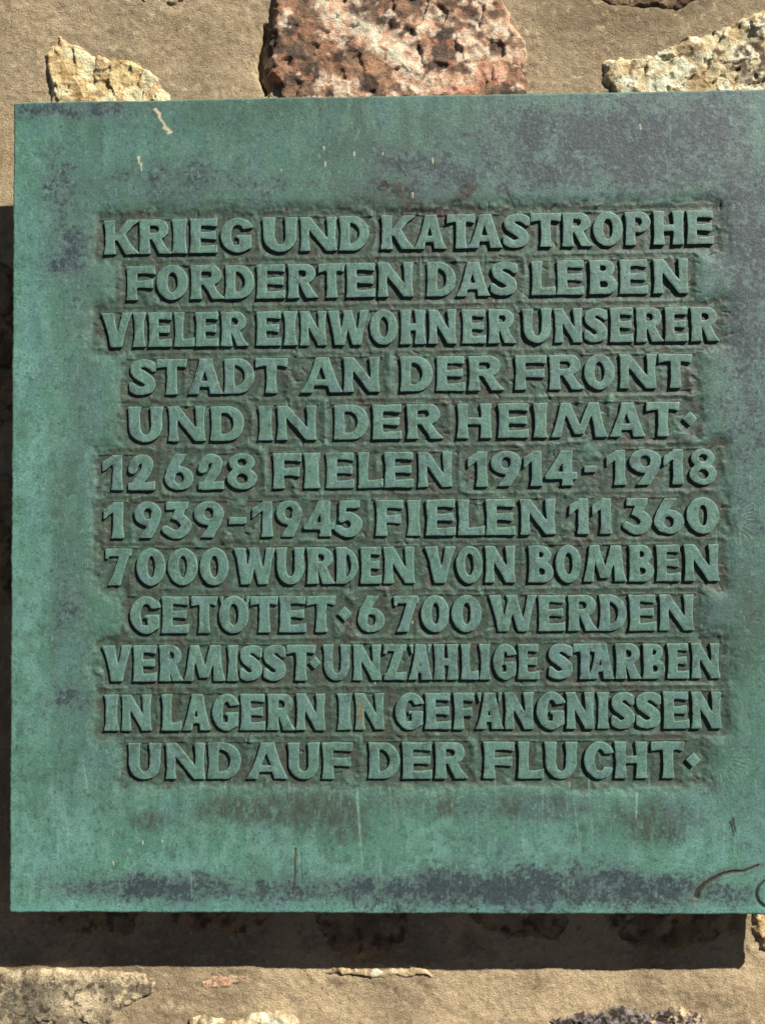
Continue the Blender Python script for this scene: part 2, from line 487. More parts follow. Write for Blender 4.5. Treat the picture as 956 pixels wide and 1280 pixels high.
def build_stone(pts, prot, amp, colf, step, seed, label=None):
    P = np.array(pts, float)
    x0, z0 = P.min(0) - 8; x1, z1 = P.max(0) + 8
    xs = np.arange(x0, x1 + step, step); ys = np.arange(z0, z1 + step, step)
    X, Y = np.meshgrid(xs, ys)
    w1 = (fbm(X, Y, 22, 4, seed + 1) - .5) * 16; w2 = (fbm(X, Y, 22, 4, seed + 2) - .5) * 16
    F = poly_sdf(X + w1, Y + w2, pts)
    F = F + (fbm(X, Y, 9, 3, seed + 12) - .5) * 7
    r = ridged(X, Y, 60, 3, seed + 3) - .55
    f = fbm(X, Y, 17, 3, seed + 4) - .5
    _, _, rid, ox, oy = worley(X + w1, Y + w2, 26, seed + 5)
    facet = (rid - .5) * .9 + ox * (rid * 2 - 1) * .8 + oy * (_hash(np.floor(rid * 999), np.zeros_like(rid), 3) * 2 - 1) * .8
    pits = sstep(.70, .86, fbm(X, Y, 13, 4, seed + 6))
    grow = sstep(0, 6 + prot * 1.3, F)
    Z = -7 + (7 + prot) * grow ** .8 + amp * grow * (r * .55 + f * .5 + facet * .42) - pits * amp * (.12 if seed == 180 else .3) * grow
    Z += (fbm(X, Y, 7, 1, seed + 9) - .5) * amp * .12
    F = np.where((X <= xs[0]) | (X >= xs[-1]) | (Y <= ys[0]) | (Y >= ys[-1]), -1, F)
    V, q, p, first = patch(xs, ys, F, Z, -22, 0.0)
    cols = colf(V[:, 0], V[:, 2], V[:, 1], seed)
    Fv = poly_sdf(V[:, 0], V[:, 2], pts) + (fbm(V[:, 0], V[:, 2], 11, 4, seed + 14) - .5) * 20
    lap = sstep(9, 1, Fv)                      # mortar smeared over the stone's edge
    cols = mixc(cols, mortar_c(V[:, 0], V[:, 2], V[:, 1]), lap * .85)
    cx, cz = P.mean(0)
    loc = V * np.array([1, -1, 1]) - np.array([cx, 0, cz])
    me = make_mesh('stone', loc * mm, q, p, cols, MAT_STONE)
    o = obj('stone', me, wall, ((cx - 500) * mm, 0, cz * mm + Z0))
    if label: o['label'] = label
    return o

for k, (name, pts) in enumerate(STONES.items()):
    prot, amp, cf, step, lab = KINDS[name]
    build_stone(pts, prot, amp, cf, step, 100 + 40 * k, lab)

# the wall goes on beyond the picture: more stones, coarser
rng = np.random.RandomState(5)
occ = [np.array(p, float) for p in STONES.values()]
cfs = [col_cream, col_pale, col_red, col_grey, col_dim, col_brown, col_ochre]
for gz in range(-6, 14):
    for gx in range(-4, 9):
        cx = gx * 215 + (gz % 2) * 105 + rng.uniform(-25, 25); cz = gz * 135 + rng.uniform(-15, 15)
        rx = rng.uniform(60, 98); rz = rng.uniform(38, 60); n = rng.randint(8, 12)
        rad = rng.uniform(.78, 1.1, 16)
        if -820 < cx < 1820 and -820 < cz < 1820:
            if (-140 < cx < 1100 and -240 < cz < 1290):
                continue
            pts = [(cx + rx * rad[i] * math.cos(2 * math.pi * i / n), cz + rz * rad[i] * math.sin(2 * math.pi * i / n)) for i in range(n)]
            if any(((o - np.array([cx, cz])) ** 2).sum(1).min() < 95 ** 2 for o in occ):
                continue
            build_stone(pts, rng.uniform(5, 11), rng.uniform(6, 11), cfs[rng.randint(len(cfs))], 9.0, int(3000 + gx * 50 + gz * 900))

bounce_ground = bpy.data.meshes.new('bounce_ground')  # added soil sheet out of view, bounces warm light into the shadows
gv = [(-20, -30, 0), (20, -30, 0), (20, 0.6, 0), (-20, 0.6, 0)]
bounce_ground.from_pydata(gv, [], [(0, 1, 2, 3)])
gm = bpy.data.materials.new('bounce_soil'); gm.use_nodes = True
gn = gm.node_tree.nodes; gt = gn.new('ShaderNodeTexNoise'); gt.inputs['Scale'].default_value = 40
gr = gn.new('ShaderNodeValToRGB'); gr.color_ramp.elements[0].color = (.022, .014, .008, 1); gr.color_ramp.elements[1].color = (.035, .023, .013, 1)
gm.node_tree.links.new(gt.outputs['Fac'], gr.inputs[0]); gm.node_tree.links.new(gr.outputs[0], gn['Principled BSDF'].inputs['Base Color'])
gn['Principled BSDF'].inputs['Roughness'].default_value = 1.0
bounce_ground.materials.append(gm)
go = obj('bounce_ground', bounce_ground); go['kind'] = 'structure'

# ================================================================== LETTERS
WALL_ON = False
TEXT = "K,115.6,159.1,817.3,860.9;R,159.1,200.5,817.4,861;I,200.5,221.7,817.5,861;E,223.7,259,817.6,861;G,263,301.3,817.8,861.1;U,315.3,360.5,818,861.2;N,361.5,409.6,818.1,861.2;D,410.6,448.6,818.3,861.3;K,463.6,505.5,818.5,861.3;A,504.5,549.3,818.6,861.4;T,541.4,581.1,818.7,861.4;A,572.2,615.9,818.9,861.5;S,614.9,650.6,819,861.5;T,647.7,688.3,819.1,861.6;R,688.3,726.9,819.3,861.6;O,726.9,764.4,819.4,861.7;P,765.4,797.9,819.5,861.7;H,800.9,840.3,819.6,861.8;E,841.3,875.7,819.8,861.8;F,144,180.4,759.1,802.1;O,182.4,222.7,759.1,802.1;R,223.7,266.9,759.1,802.1;D,267.9,305.1,759.1,802;E,307.1,345.2,759,802;R,345.2,387.2,759,802;T,382.2,419.2,759,802;E,419.2,456.2,759,802;N,459.2,504,759,802;D,519.9,558.7,759,801.9;A,554.7,599.4,759,801.9;S,599.4,633.1,759,801.9;L,649.9,680.6,758.9,801.9;E,680.6,715.2,758.9,801.9;B,721.1,756.6,758.9,801.8;E,757.6,794,758.9,801.8;N,799.9,844.2,758.9,801.8;V,112.8,151.2,699.9,743.3;I,152.2,169.3,699.9,743.2;E,171.3,201.5,699.8,743.2;L,203.5,229.7,699.8,743.1;E,230.7,259.8,699.7,743;R,262.8,296.9,699.7,742.9;E,306.9,339,699.6,742.8;I,340,360,699.6,742.8;N,361,396.9,699.5,742.7;W,394.9,448.8,699.5,742.6;O,448.8,484.6,699.4,742.5;H,485.6,520.4,699.3,742.4;N,520.4,557.1,699.3,742.3;E,563.1,593.8,699.2,742.2;R,594.8,630.4,699.2,742.1;U,638.3,674.9,699.1,742;N,676.9,713.4,699,741.9;S,714.3,743.9,699,741.8;E,744.9,775.4,698.9,741.8;R,777.3,812.7,698.9,741.7;E,812.7,842.1,698.8,741.6;R,845.1,880.4,698.8,741.5;S,148.2,181.4,639.7,684.4;T,181.4,222.6,639.8,684.3;A,219.6,265.7,639.9,684.3;D,265.7,304.7,640,684.2;T,305.7,346.7,640,684.1;A,363.7,414.5,640.2,684;N,415.5,461.3,640.3,683.9;D,486.1,526.8,640.4,683.8;E,530.8,566.5,640.5,683.7;R,570.4,613.9,640.6,683.7;F,627.8,667.2,640.7,683.6;R,670.2,712.6,640.8,683.5;O,713.5,750.9,640.9,683.4;N,756.8,802.9,641,683.3;T,804.9,847,641.1,683.3;U,146.3,190.4,581.1,624.6;N,196.5,243.6,581.1,624.6;D,249.6,291.6,581.1,624.5;I,308.6,328.5,581.1,624.5;N,332.5,382.3,581.2,624.4;D,403.2,447,581.2,624.4;E,451,487.7,581.2,624.3;R,493.6,538.2,581.2,624.3;H,556,599.5,581.3,624.2;E,606.4,644.8,581.3,624.1;I,649.8,668.5,581.3,624.1;M,672.4,741.2,581.3,624.1;A,744.2,789.3,581.4,624;T,787.3,830.4,581.4,624;.,833.3,851.9,581.4,623.9;1,114.2,141.3,520.4,564.8;2,146.3,180.4,520.4,564.9;6,192.4,228.5,520.5,564.9;2,234.5,266.5,520.6,564.9;8,270.5,307.4,520.7,564.9;F,327.3,363.1,520.8,564.9;I,365.1,387,520.9,565;E,393,428.7,520.9,565;L,432.7,464.4,521,565;E,465.4,502,521.1,565;N,507,550.5,521.2,565;1,568.2,594.9,521.3,565.1;9,597.8,635.3,521.3,565.1;1,637.2,662.8,521.4,565.1;4,663.8,703.1,521.5,565.1;-,711.9,727.6,521.6,565.1;1,739.4,764.8,521.6,565.1;9,767.8,806.9,521.7,565.2;1,808.8,835.2,521.8,565.2;8,841.1,874.2,521.8,565.2;1,115.3,142.4,460.5,505.4;9,154.4,188.4,460.6,505.4;3,190.4,226.4,460.7,505.4;9,229.4,266.3,460.7,505.4;-,272.3,294.2,460.8,505.4;1,301.2,329.1,460.9,505.4;9,331.1,366.8,460.9,505.4;4,361.9,405.5,461,505.4;5,404.6,438.2,461.1,505.5;F,454.1,488.7,461.2,505.5;I,492.7,511.4,461.2,505.5;E,516.4,552.9,461.3,505.5;L,555.8,589.3,461.4,505.5;E,590.3,626.7,461.4,505.5;N,632.6,676.8,461.5,505.5;1,692.5,719.9,461.6,505.6;1,719.9,746.3,461.7,505.6;3,760,794.2,461.7,505.6;6,796.2,833.2,461.8,505.6;0,836.2,876.1,461.9,505.6;7,117.4,151.5,401.9,447.6;0,157.5,194.4,401.9,447.6;0,195.4,233.3,402,447.6;0,236.3,272.2,402.1,447.6;W,278.2,330.8,402.2,447.6;U,330.8,366.6,402.3,447.6;R,368.6,404.2,402.3,447.6;D,404.2,433.9,402.4,447.6;E,433.9,462.6,402.4,447.6;N,462.6,503,402.5,447.6;V,514.9,555.3,402.6,447.6;O,551.3,586.7,402.6,447.6;N,587.7,627,402.7,447.7;B,641.7,675,402.8,447.7;O,673.1,709.3,402.9,447.7;M,707.3,764,402.9,447.7;B,763,796.2,403,447.7;E,797.2,828.3,403.1,447.7;N,832.2,875,403.1,447.7;G,149.5,185.4,342.7,387.7;E,188.4,222.3,342.7,387.7;T,225.3,258.1,342.7,387.6;Ö,260.1,296.9,342.7,387.6;T,298.9,333.6,342.7,387.5;E,334.6,368.3,342.8,387.5;T,368.3,405.9,342.8,387.4;.,404.9,425.6,342.8,387.4;6,431.6,465.1,342.8,387.3;7,475.9,508.5,342.8,387.3;0,508.5,544.9,342.8,387.2;0,546.8,584.1,342.8,387.2;W,593,652.7,342.8,387.1;E,652.7,687,342.8,387;R,688.9,728,342.8,386.9;D,726,763.1,342.8,386.9;E,762.1,797.2,342.8,386.8;N,801.1,843.8,342.8,386.8;V,114.7,151.6,283.2,327.6;E,152.6,184.5,283.2,327.5;R,183.5,216.3,283.3,327.5;M,215.3,269,283.3,327.5;I,269,284.8,283.4,327.5;S,284.8,314.6,283.4,327.5;S,313.6,344.3,283.5,327.4;T,341.3,379.8,283.5,327.4;.,371,386.8,283.5,327.4;U,387.8,423.3,283.6,327.4;N,424.3,462.7,283.6,327.4;Z,460.7,494.2,283.7,327.3;Ä,491.2,525.6,283.7,327.3;H,522.7,556.1,283.8,327.3;L,557.1,582.5,283.8,327.3;I,577.6,597.2,283.9,327.3;G,595.3,626.6,283.9,327.3;E,625.6,654,283.9,327.2;S,665.7,696.9,284,327.2;T,693,724.2,284,327.2;A,713.5,747.6,284.1,327.2;R,744.7,780.7,284.1,327.2;B,777.8,808.9,284.2,327.1;E,807.9,837,284.2,327.1;N,838,873.8,284.3,327.1;I,116.8,137.7,222.6,266.9;N,136.7,176.5,222.6,266.9;L,188.4,215.3,222.7,267;A,212.3,252,222.7,267.1;G,250,285.7,222.8,267.1;E,282.7,318.3,222.8,267.2;R,317.3,354.9,222.9,267.3;N,353.9,391.4,222.9,267.3;I,405.2,425.9,223,267.4;N,425.9,464.2,223.1,267.5;G,477,512.4,223.1,267.6;E,511.4,546.7,223.2,267.6;F,546.7,578,223.2,267.7;Ä,572.1,611.2,223.3,267.7;N,609.3,648.4,223.3,267.8;G,648.4,686.4,223.4,267.9;N,682.5,722.4,223.4,267.9;I,721.4,740.9,223.5,268;S,739.9,771,223.5,268;S,769.1,802.1,223.5,268.1;E,802.1,836,223.6,268.2;N,836.9,874.7,223.6,268.2;U,146.7,188.4,163.2,207.3;N,193.4,243,163.2,207.3;D,244.9,286.5,163.2,207.4;A,294.4,346.7,163.2,207.4;U,341.8,384.2,163.2,207.4;F,386.1,424.5,163.2,207.5;D,443.2,482.4,163.2,207.5;E,484.4,521.6,163.2,207.5;R,524.6,564.7,163.2,207.6;F,584.2,622.3,163.2,207.6;L,626.2,658.3,163.2,207.6;U,659.3,699.2,163.3,207.6;C,707,742.9,163.3,207.7;H,741.9,784.6,163.3,207.7;T,788.5,829.1,163.3,207.7;.,830.1,848.5,163.3,207.8"
GL = [(t.split(',')[0],) + tuple(float(v) for v in t.split(',')[1:]) for t in TEXT.split(';')]
for i in range(len(GL) - 1):                 # keep a cut between neighbours
    p, q = GL[i], GL[i + 1]
    gap = q[1] - p[2]
    if -8 < gap < 8 and abs(p[3] - q[3]) < 12:
        want = 1.6 if q[0] in 'ÄÖ' else .9 if (p[0] in 'AÄVWTKRFLP' or q[0] in 'AÄVWTÖ') else 2.6
        if gap < want:
            d_ = (want - gap) / 2
            GL[i] = (p[0], p[1], p[2] - d_, p[3], p[4]); GL[i + 1] = (q[0], q[1] + d_, q[2], q[3], q[4])

def ell(X, Y, cx, cy, rx, ry):
    rx = max(rx, .8); ry = max(ry, .8)
    k0 = np.hypot((X - cx) / rx, (Y - cy) / ry)
    k1 = np.hypot((X - cx) / rx ** 2, (Y - cy) / ry ** 2) + 1e-6
    return k0 * (1 - k0) / k1 + (k0 < 1e-3) * min(rx, ry)
def box(X, Y, x0, x1, y0, y1):
    return np.minimum(np.minimum(X - x0, x1 - X), np.minimum(Y - y0, y1 - Y))
def stroke(X, Y, p0, p1, a, fl=1.8, fl0=None):
    """stroke with waist half-width a, flaring at both ends; unbounded along its axis"""
    if fl0 is None: fl0 = fl
    dx, dy = p1[0] - p0[0], p1[1] - p0[1]; L = math.hypot(dx, dy)
    t = ((X - p0[0]) * dx + (Y - p0[1]) * dy) / L ** 2
    s = ((X - p0[0]) * dy - (Y - p0[1]) * dx) / L
    e = np.abs(2 * t - 1) ** 2.6
    hw = a + np.where(t > .5, fl, fl0) * np.clip(e, 0, 1.3)
    return hw - np.abs(s)
def cr(pts, n=7):
    P = [pts[0]] + list(pts) + [pts[-1]]
    out = []
    for i in range(1, len(P) - 2):
        p0, p1, p2, p3 = map(np.array, (P[i - 1], P[i], P[i + 1], P[i + 2]))
        for k in range(n):
            t = k / n
            out.append(.5 * (2 * p1 + (p2 - p0) * t + (2 * p0 - 5 * p1 + 4 * p2 - p3) * t * t + (3 * p1 - p0 - 3 * p2 + p3) * t ** 3))
    out.append(np.array(P[-1], float))
    return out
def path(X, Y, pts, cut0=True, cut1=True):
    """pts: (x, y, halfwidth) control points; butt-cut ends"""
    Q = cr(pts); F = np.full(X.shape, -99.)
    for i in range(len(Q) - 1):
        a, b = Q[i], Q[i + 1]; dx, dy = b[0] - a[0], b[1] - a[1]; L2 = dx * dx + dy * dy + 1e-9
        tr = ((X - a[0]) * dx + (Y - a[1]) * dy) / L2; t = np.clip(tr, 0, 1)
        f = a[2] + (b[2] - a[2]) * t - np.hypot(X - a[0] - t * dx, Y - a[1] - t * dy)
        if i == 0 and cut0: f = np.minimum(f, tr * math.sqrt(L2))
        if i == len(Q) - 2 and cut1: f = np.minimum(f, (1 - tr) * math.sqrt(L2))
        F = np.maximum(F, f)
    return F
def dshape(X, Y, x0, xr, y0, y1, k=1.05):
    ry = (y1 - y0) / 2; cy = (y0 + y1) / 2
    rx = min(ry * k, xr - x0 - 1); xm = xr - rx
    return np.where(X < xm, np.minimum(X - x0, ry - np.abs(Y - cy)), ell(X, Y, xm, cy, rx, ry))
def bowl(X, Y, xs, xr, y0, y1, ts, tv, k=1.05):
    o = dshape(X, Y, 2, xr, y0, y1, k)
    i = dshape(X, Y, xs, max(xr - ts, xs + 2.5), y0 + tv, y1 - tv, k)
    return np.minimum(o, -i)
def ring(X, Y, cx, cy, rx, ry, ts, tv):
    return np.minimum(ell(X, Y, cx, cy, rx, ry), -ell(X, Y, cx, cy, max(rx - ts, 2.2), ry - tv))

def glyph(ch, X, Y, w, h):
    M = np.maximum; m = np.minimum
    slab = m(Y, h - Y)
    narrow = {'W': w / 56.0, 'M': w / 60.0, 'I': 1.0, '1': 1.0, '-': 1.0, '.': 1.0, 'A': w / 44.0, 'Ä': w / 41.0, 'N': w / 46.0}.get(ch, w / 35.0)
    a = 5.95 * (0.5 + .5 * min(1.0, narrow)) * h / 44; f = 1.7
    B = 9.2 * h / 44
    st = a + f                    # x of the stem's axis
    xs = st + a                   # right side of the stem
    stem = m(stroke(X, Y, (st, 0), (st, h), a, f), slab)
    def bar(x0, x1, yc, t, fl=1.6):
        e = np.clip((X - x0) / (x1 - x0), 0, 1.2) ** 3
        return m(m(t / 2 + fl * e - np.abs(Y - yc), m(X - x0, x1 - X)), slab)
    def hb(x1, yc, t, fl=1.6): return bar(st, x1, yc, t, fl)
    if ch == 'I':
        return m(stroke(X, Y, (w / 2, 0), (w / 2, h), max(w / 2 - 2.6, 5), 2.4), slab)
    if ch == 'L': return M(stem, hb(w, B * .5, B, 2.6))
    if ch == 'E':
        F = M(stem, hb(w - .6, h - B * .48, B * .92, 1.7)); F = M(F, hb(w, B * .5, B * .96, 1.9))
        return M(F, hb(w - 2.4, h * .51, B * .86, 1.4))
    if ch == 'F':
        F = M(stem, hb(w, h - B * .5, B, 2.0)); return M(F, hb(w - 2.5, h * .47, B * .95, 1.6))
    if ch == 'H':
        s2 = m(stroke(X, Y, (w - st, 0), (w - st, h), a, f), slab)
        return M(M(stem, s2), m(box(X, Y, st, w - st, h * .5 - B * .46, h * .5 + B * .46), slab))
    if ch == 'T':
        F = m(stroke(X, Y, (w / 2, 0), (w / 2, h), a, f), slab)
        e = np.abs(X / w * 2 - 1) ** 2.5
        return M(F, m(m(Y - (h - B - 2.6 * e), h - Y), m(X - .3, w - X + (Y - h) * .12)))
    if ch in 'OÖ': return ring(X, Y, w / 2, h / 2, w / 2, h / 2 + .6, w * .335, h * .215)
    if ch == '0': return ring(X, Y, w / 2, h / 2, w / 2, h / 2 + .5, w * .36, h * .215)
    if ch == 'C' or ch == 'G':
        cx = w * .56
        F = ring(X, Y, cx, h / 2, cx, h / 2 + .5, 12.8, h * .21)
        gap = m(X - cx * .98, m(Y - h * (.30 if ch == 'C' else .27), h * .70 - Y + (X - w) * .12))
        F = m(F, -gap); F = m(F, w + 1.2 - X + (Y - h / 2) * .10)
        if ch == 'G':
            F = M(F, m(box(X, Y, w * .50, w + .5, 4.5, h * .50), ell(X, Y, cx, h / 2, cx * 1.15, h / 2 + .5)))
            F = m(F, -box(X, Y, w * .40, w * .60, h * .215, h * .415))
        return F
    if ch == 'D': return M(stem, bowl(X, Y, xs - .6, w, 0, h, w * .31, B * .92, .92))
    if ch == 'U':
        r = h * .44
        o = np.where(Y > r, m(X - 1.2, w - 1.2 - X), ell(X, Y, w / 2, r, w / 2 - 1.2, r + .5))
        t = w * .345
        i = np.where(Y > r, m(X - t, w - t - X), ell(X, Y, w / 2, r, w / 2 - t, r - B * .95))
        F = m(m(o, -i), slab + 1)
        F = M(F, m(m(stroke(X, Y, (t / 2 + .6, h * .1), (t / 2 + .6, h), t / 2 - .8, 1.8), Y - r), slab))
        F = M(F, m(m(stroke(X, Y, (w - t / 2 - .6, h * .1), (w - t / 2 - .6, h), t / 2 - .8, 1.8), Y - r), slab))
        return m(F, h - Y)
    if ch == 'P': return M(stem, bowl(X, Y, xs - .8, w, h * .38, h, w * .33, B * .92))
    if ch == 'R':
        F = M(stem, bowl(X, Y, xs - .8, w * .93, h * .42, h, w * .30, B * .88))
        leg = m(m(stroke(X, Y, (w * .50, h * .52), (w - a - 1.8, 0), a * .93, 1.8, 0), m(Y, h * .52 - Y)), X - xs + 1)
        return M(F, leg)
    if ch == 'B':
        F = M(stem, bowl(X, Y, xs - .8, w * .92, h * .49, h, w * .30, B * .82))
        return M(F, bowl(X, Y, xs - .8, w, 0, h * .56, w * .33, B * .88))
    if ch == 'K':
        F = M(stem, m(stroke(X, Y, (w * .42, h * .48), (w - a - 1, h), a * .8, 2.0, 0), m(m(X - st, slab), Y - h * .4)))
        return M(F, m(stroke(X, Y, (w * .45, h * .58), (w - a - 2, 0), a, 1.6, 0), m(m(X - st, slab), h * .62 - Y)))
    if ch == 'N':
        b = a * .86
        F = m(stroke(X, Y, (b + f, 0), (b + f, h), b, f), slab)
        F = M(F, m(stroke(X, Y, (w - b - f, 0), (w - b - f, h), b, f), slab))
        return m(M(F, m(stroke(X, Y, (b + 1, h), (w - b - 1, 0), a * .95, .3), slab)), m(X + .3, w + .3 - X))
    if ch in 'AÄ':
        F = m(stroke(X, Y, (a * .8 + 1.8, 0), (w * .47, h), a * .76, 1.6, 1.9), slab)
        F = M(F, m(stroke(X, Y, (w - a - 2, 0), (w * .53, h), a * 1.02, .8, 1.7), slab))
        return M(F, box(X, Y, w * .26, w * .74, h * .20, h * .375))
    if ch == 'V':
        F = m(stroke(X, Y, (w * .49, 0), (a + 1.8, h), a * 1.02, 1.8, .8), slab)
        return M(F, m(stroke(X, Y, (w * .53, 0), (w - a * .8 - 1.5, h), a * .8, 1.8, .8), slab))
    if ch == 'W':
        F = m(stroke(X, Y, (w * .29, 0), (a + 1.6, h), a * .92, 1.8, .5), slab)
        F = M(F, m(stroke(X, Y, (w * .32, 0), (w * .50, h), a * .72, .8, .5), slab))
        F = M(F, m(stroke(X, Y, (w * .70, 0), (w * .47, h), a * .92, .8, .5), slab))
        return M(F, m(stroke(X, Y, (w * .72, 0), (w - a * .75 - 1.5, h), a * .72, 1.8, .5), slab))
    if ch == 'M':
        F = m(stroke(X, Y, (a * .8 + 1.5, 0), (w * .25, h), a * .8, .6, 1.7), slab)
        F = M(F, m(m(stroke(X, Y, (w * .50, h * .06), (w * .26, h), a * .9, .6, 0), slab), Y - h * .10))
        F = M(F, m(m(stroke(X, Y, (w * .50, h * .06), (w * .74, h), a * .75, .6, 0), slab), Y - h * .10))
        return M(F, m(stroke(X, Y, (w - a - 1.8, 0), (w * .76, h), a * .98, .6, 1.8), slab))
    if ch == 'Z':
        F = M(bar(.5, w - .5, h - B * .46, B * .92, 0), bar(.5, w, B * .46, B * .9, 2.0))
        F = M(F, box(X, Y, .5, 5, h - B * 1.25, h))
        return M(F, m(stroke(X, Y, (a + 1.0, 0), (w - a - 1.0, h), a * .95, .5), slab))
    if ch == 'S':
        t = 5.2 * h / 44
        F = path(X, Y, [(w * .93, h * .77, t * 1.12), (w * .72, h * .865, t), (w * .48, h - t, t * .95), (w * .24, h * .80, t * 1.15),
                        (w * .27, h * .63, t * 1.25), (w * .56, h * .49, t * 1.32), (w * .76, h * .35, t * 1.25), (w * .74, h * .19, t * 1.15),
                        (w * .46, t - .3, t * .95), (w * .24, h * .14, t), (w * .03, h * .24, t * 1.1)])
        return m(F, m(X + .2, w + .2 - X))
    if ch == '1':
        xc = w - a - 2.4
        F = m(stroke(X, Y, (xc, 0), (xc, h), a * .98, .4, 2.2), slab)
        return M(F, m(m(stroke(X, Y, (2.2, h * .70), (xc + 2, h * .97), 4.4, 0, .8), slab), m(X - .4, xc + 3 - X)))
    if ch == '2':
        F = path(X, Y, [(w * .17, h * .56, 5.4), (w * .25, h * .76, 5.6), (w * .48, h - 5.6, 5.4), (w * .72, h * .78, 6.6), (w * .66, h * .52, 6.6),
                        (w * .42, h * .26, 5.8), (w * .24, h * .06, 5.6)])
        F = m(M(F, bar(.3, w, B * .48, B * .92, 2.4)), slab + .3)
        return F
    if ch == '3':
        F = M(box(X, Y, w * .10, w * .86, h - B * 1.02, h), m(stroke(X, Y, (w * .44, h * .5), (w * .72, h), 5.8, 0), m(Y - h * .52, h - Y)))
        F = m(F, .93 * w - X + (Y - h) * .5 + 1)
        return M(F, path(X, Y, [(w * .40, h * .58, 3.5), (w * .62, h * .54, 5.6), (w * .80, h * .33, 6.6), (w * .62, h * .13, 6.0),
                                (w * .36, h * .10, 5.2), (w * .06, h * .25, 4.6)], cut0=False))
    if ch == '4':
        xc = w * .70
        F = m(stroke(X, Y, (xc, 0), (xc, h), a * .95, 1.2, 2.0), slab)
        F = M(F, m(stroke(X, Y, (3, h * .18), (xc - 2, h), 4.6, 1.2), m(slab, Y - h * .2)))
        return m(M(F, box(X, Y, 2, w, h * .19, h * .385)), X + .2)
    if ch == '5':
        F = M(box(X, Y, w * .10, w * .90, h - B, h), m(box(X, Y, w * .10, w * .36, h * .42, h), slab))
        return M(F, path(X, Y, [(w * .20, h * .47, 4.2), (w * .46, h * .57, 5.4), (w * .78, h * .38, 6.8), (w * .64, h * .14, 6.2),
                                (w * .34, h * .10, 5.2), (w * .04, h * .22, 4.6)], cut0=False))
    if ch in '69':
        if ch == '9': X, Y = w - X, h - Y
        F = ring(X, Y, w / 2, h * .325, w / 2, h * .325 + .5, w * .335, h * .175)
        return m(M(F, path(X, Y, [(w * .19, h * .34, 6.0), (w * .25, h * .56, 6.0), (w * .40, h * .78, 6.0), (w * .60, h * 1.04, 6.6)], False, False)), h - Y)
    if ch == '7':
        F = M(box(X, Y, .5, w - .5, h - B, h), box(X, Y, .5, 4.5, h - B * 1.35, h))
        return M(F, m(stroke(X, Y, (w * .36, 0), (w - a - .5, h), a * .95, .2, 1.8), slab))
    if ch == '8':
        F = ring(X, Y, w / 2, h * .745, w * .43, h * .255 + .5, w * .27, h * .15)
        G = ring(X, Y, w / 2, h * .295, w * .5, h * .295 + .5, w * .30, h * .16)
        u = M(ell(X, Y, w / 2, h * .745, w * .43, h * .255 + .5), ell(X, Y, w / 2, h * .295, w * .5, h * .295 + .5))
        return m(m(u, -ell(X, Y, w / 2, h * .745, w * .16, h * .105)), -ell(X, Y, w / 2, h * .295, w * .2, h * .14))
    if ch == '-': return box(X, Y, .3, w - .3, h * .37 + (X - w / 2) * .03, h * .56)
    if ch == '.':
        return (min(w, 18) / 2 - (np.abs(X - w / 2) * 1.0 + np.abs(Y - h * .5))) * .707
    raise KeyError(ch)

def umlaut(side, X, Y, w, h, ch):
    """small wedge on either side of the top"""
    c = 2.6 if side < 0 else w - .8
    if ch == 'Ä': c += 1.2 * (1 if side < 0 else -2.6)
    lean = .12 * side
    t = (h - Y) / (h * .26)
    return np.minimum(2.7 * (1 - t * .75) - np.abs(X - c - lean * (Y - h)), np.minimum(h - Y, Y - h * .74))

def letterF(k, U, V):
    """glyph field of letter k at plaque coordinates, with a hand-cut wobble"""
    ch, x0, x1, y0, y1 = GL[k]
    X = U - x0 + (fbm(U, V, 13, 3, 400 + k) - .5) * 1.3
    Y = V - y0 + (fbm(U, V, 13, 3, 700 + k) - .5) * 1.3
    F = glyph(ch, X, Y, x1 - x0, y1 - y0)
    return F + (fbm(U, V, 2.6, 2, 411 + k) - .5) * .45
def umlF(k, side, U, V):
    ch, x0, x1, y0, y1 = GL[k]
    return umlaut(side, U - x0, V - y0, x1 - x0, y1 - y0, ch) + (fbm(U, V, 3, 2, 77) - .5) * .4

# ================================================================== PLAQUE FACE
W, H = 1013.0, 1013.0
DEPTH = 3.1
step = 1.2
us = np.linspace(0, W, int(W / step) + 1); vs = np.linspace(0, H, int(H / step) + 1)
U, V = np.meshgrid(us, vs)
LF = np.full(U.shape, -40.0); UP = np.full(U.shape, 50.0); BD = np.full(U.shape, 60.0)
for k, (ch, x0, x1, y0, y1) in enumerate(GL):
    mg = 34
    i0, i1 = np.searchsorted(us, [x0 - mg, x1 + mg]); j0, j1 = np.searchsorted(vs, [y0 - mg, y1 + mg])
    s = np.s_[j0:j1, i0:i1]
    LF[s] = np.maximum(LF[s], letterF(k, U[s], V[s]))
    dx = np.maximum(np.maximum(x0 - U[s], U[s] - x1), 0); dy = np.maximum(np.maximum(y0 - V[s], V[s] - y1), 0)
    if ch in '.-': dx += 2; dy += 2
    BD[s] = np.minimum(BD[s], np.hypot(dx, dy))
    if ch not in '.-':
        nb = (U[s] > x0 - 4) & (U[s] < x1 + 4)
        UP[s] = np.where(nb & (np.abs(V[s] - y1) < np.abs(UP[s])), V[s] - y1, UP[s])

def px(x, y):
    """marks on the face were read off at these coordinates; to plaque millimetres"""
    t = (1142 - y) / 1020.0
    xl = 12 + 5 * t
    sc = (.9225 + (.9423 - .9225) * t) / (956 - xl)
    yb = 1141 + 2 * (x - 12) / 944.; yt = 128 - 17 * (x - 17) / 939.
    return ((x - xl) * sc * 1000, (yb - y) / (yb - yt) * H)
def pxs(*a): return [px(*p) for p in a]

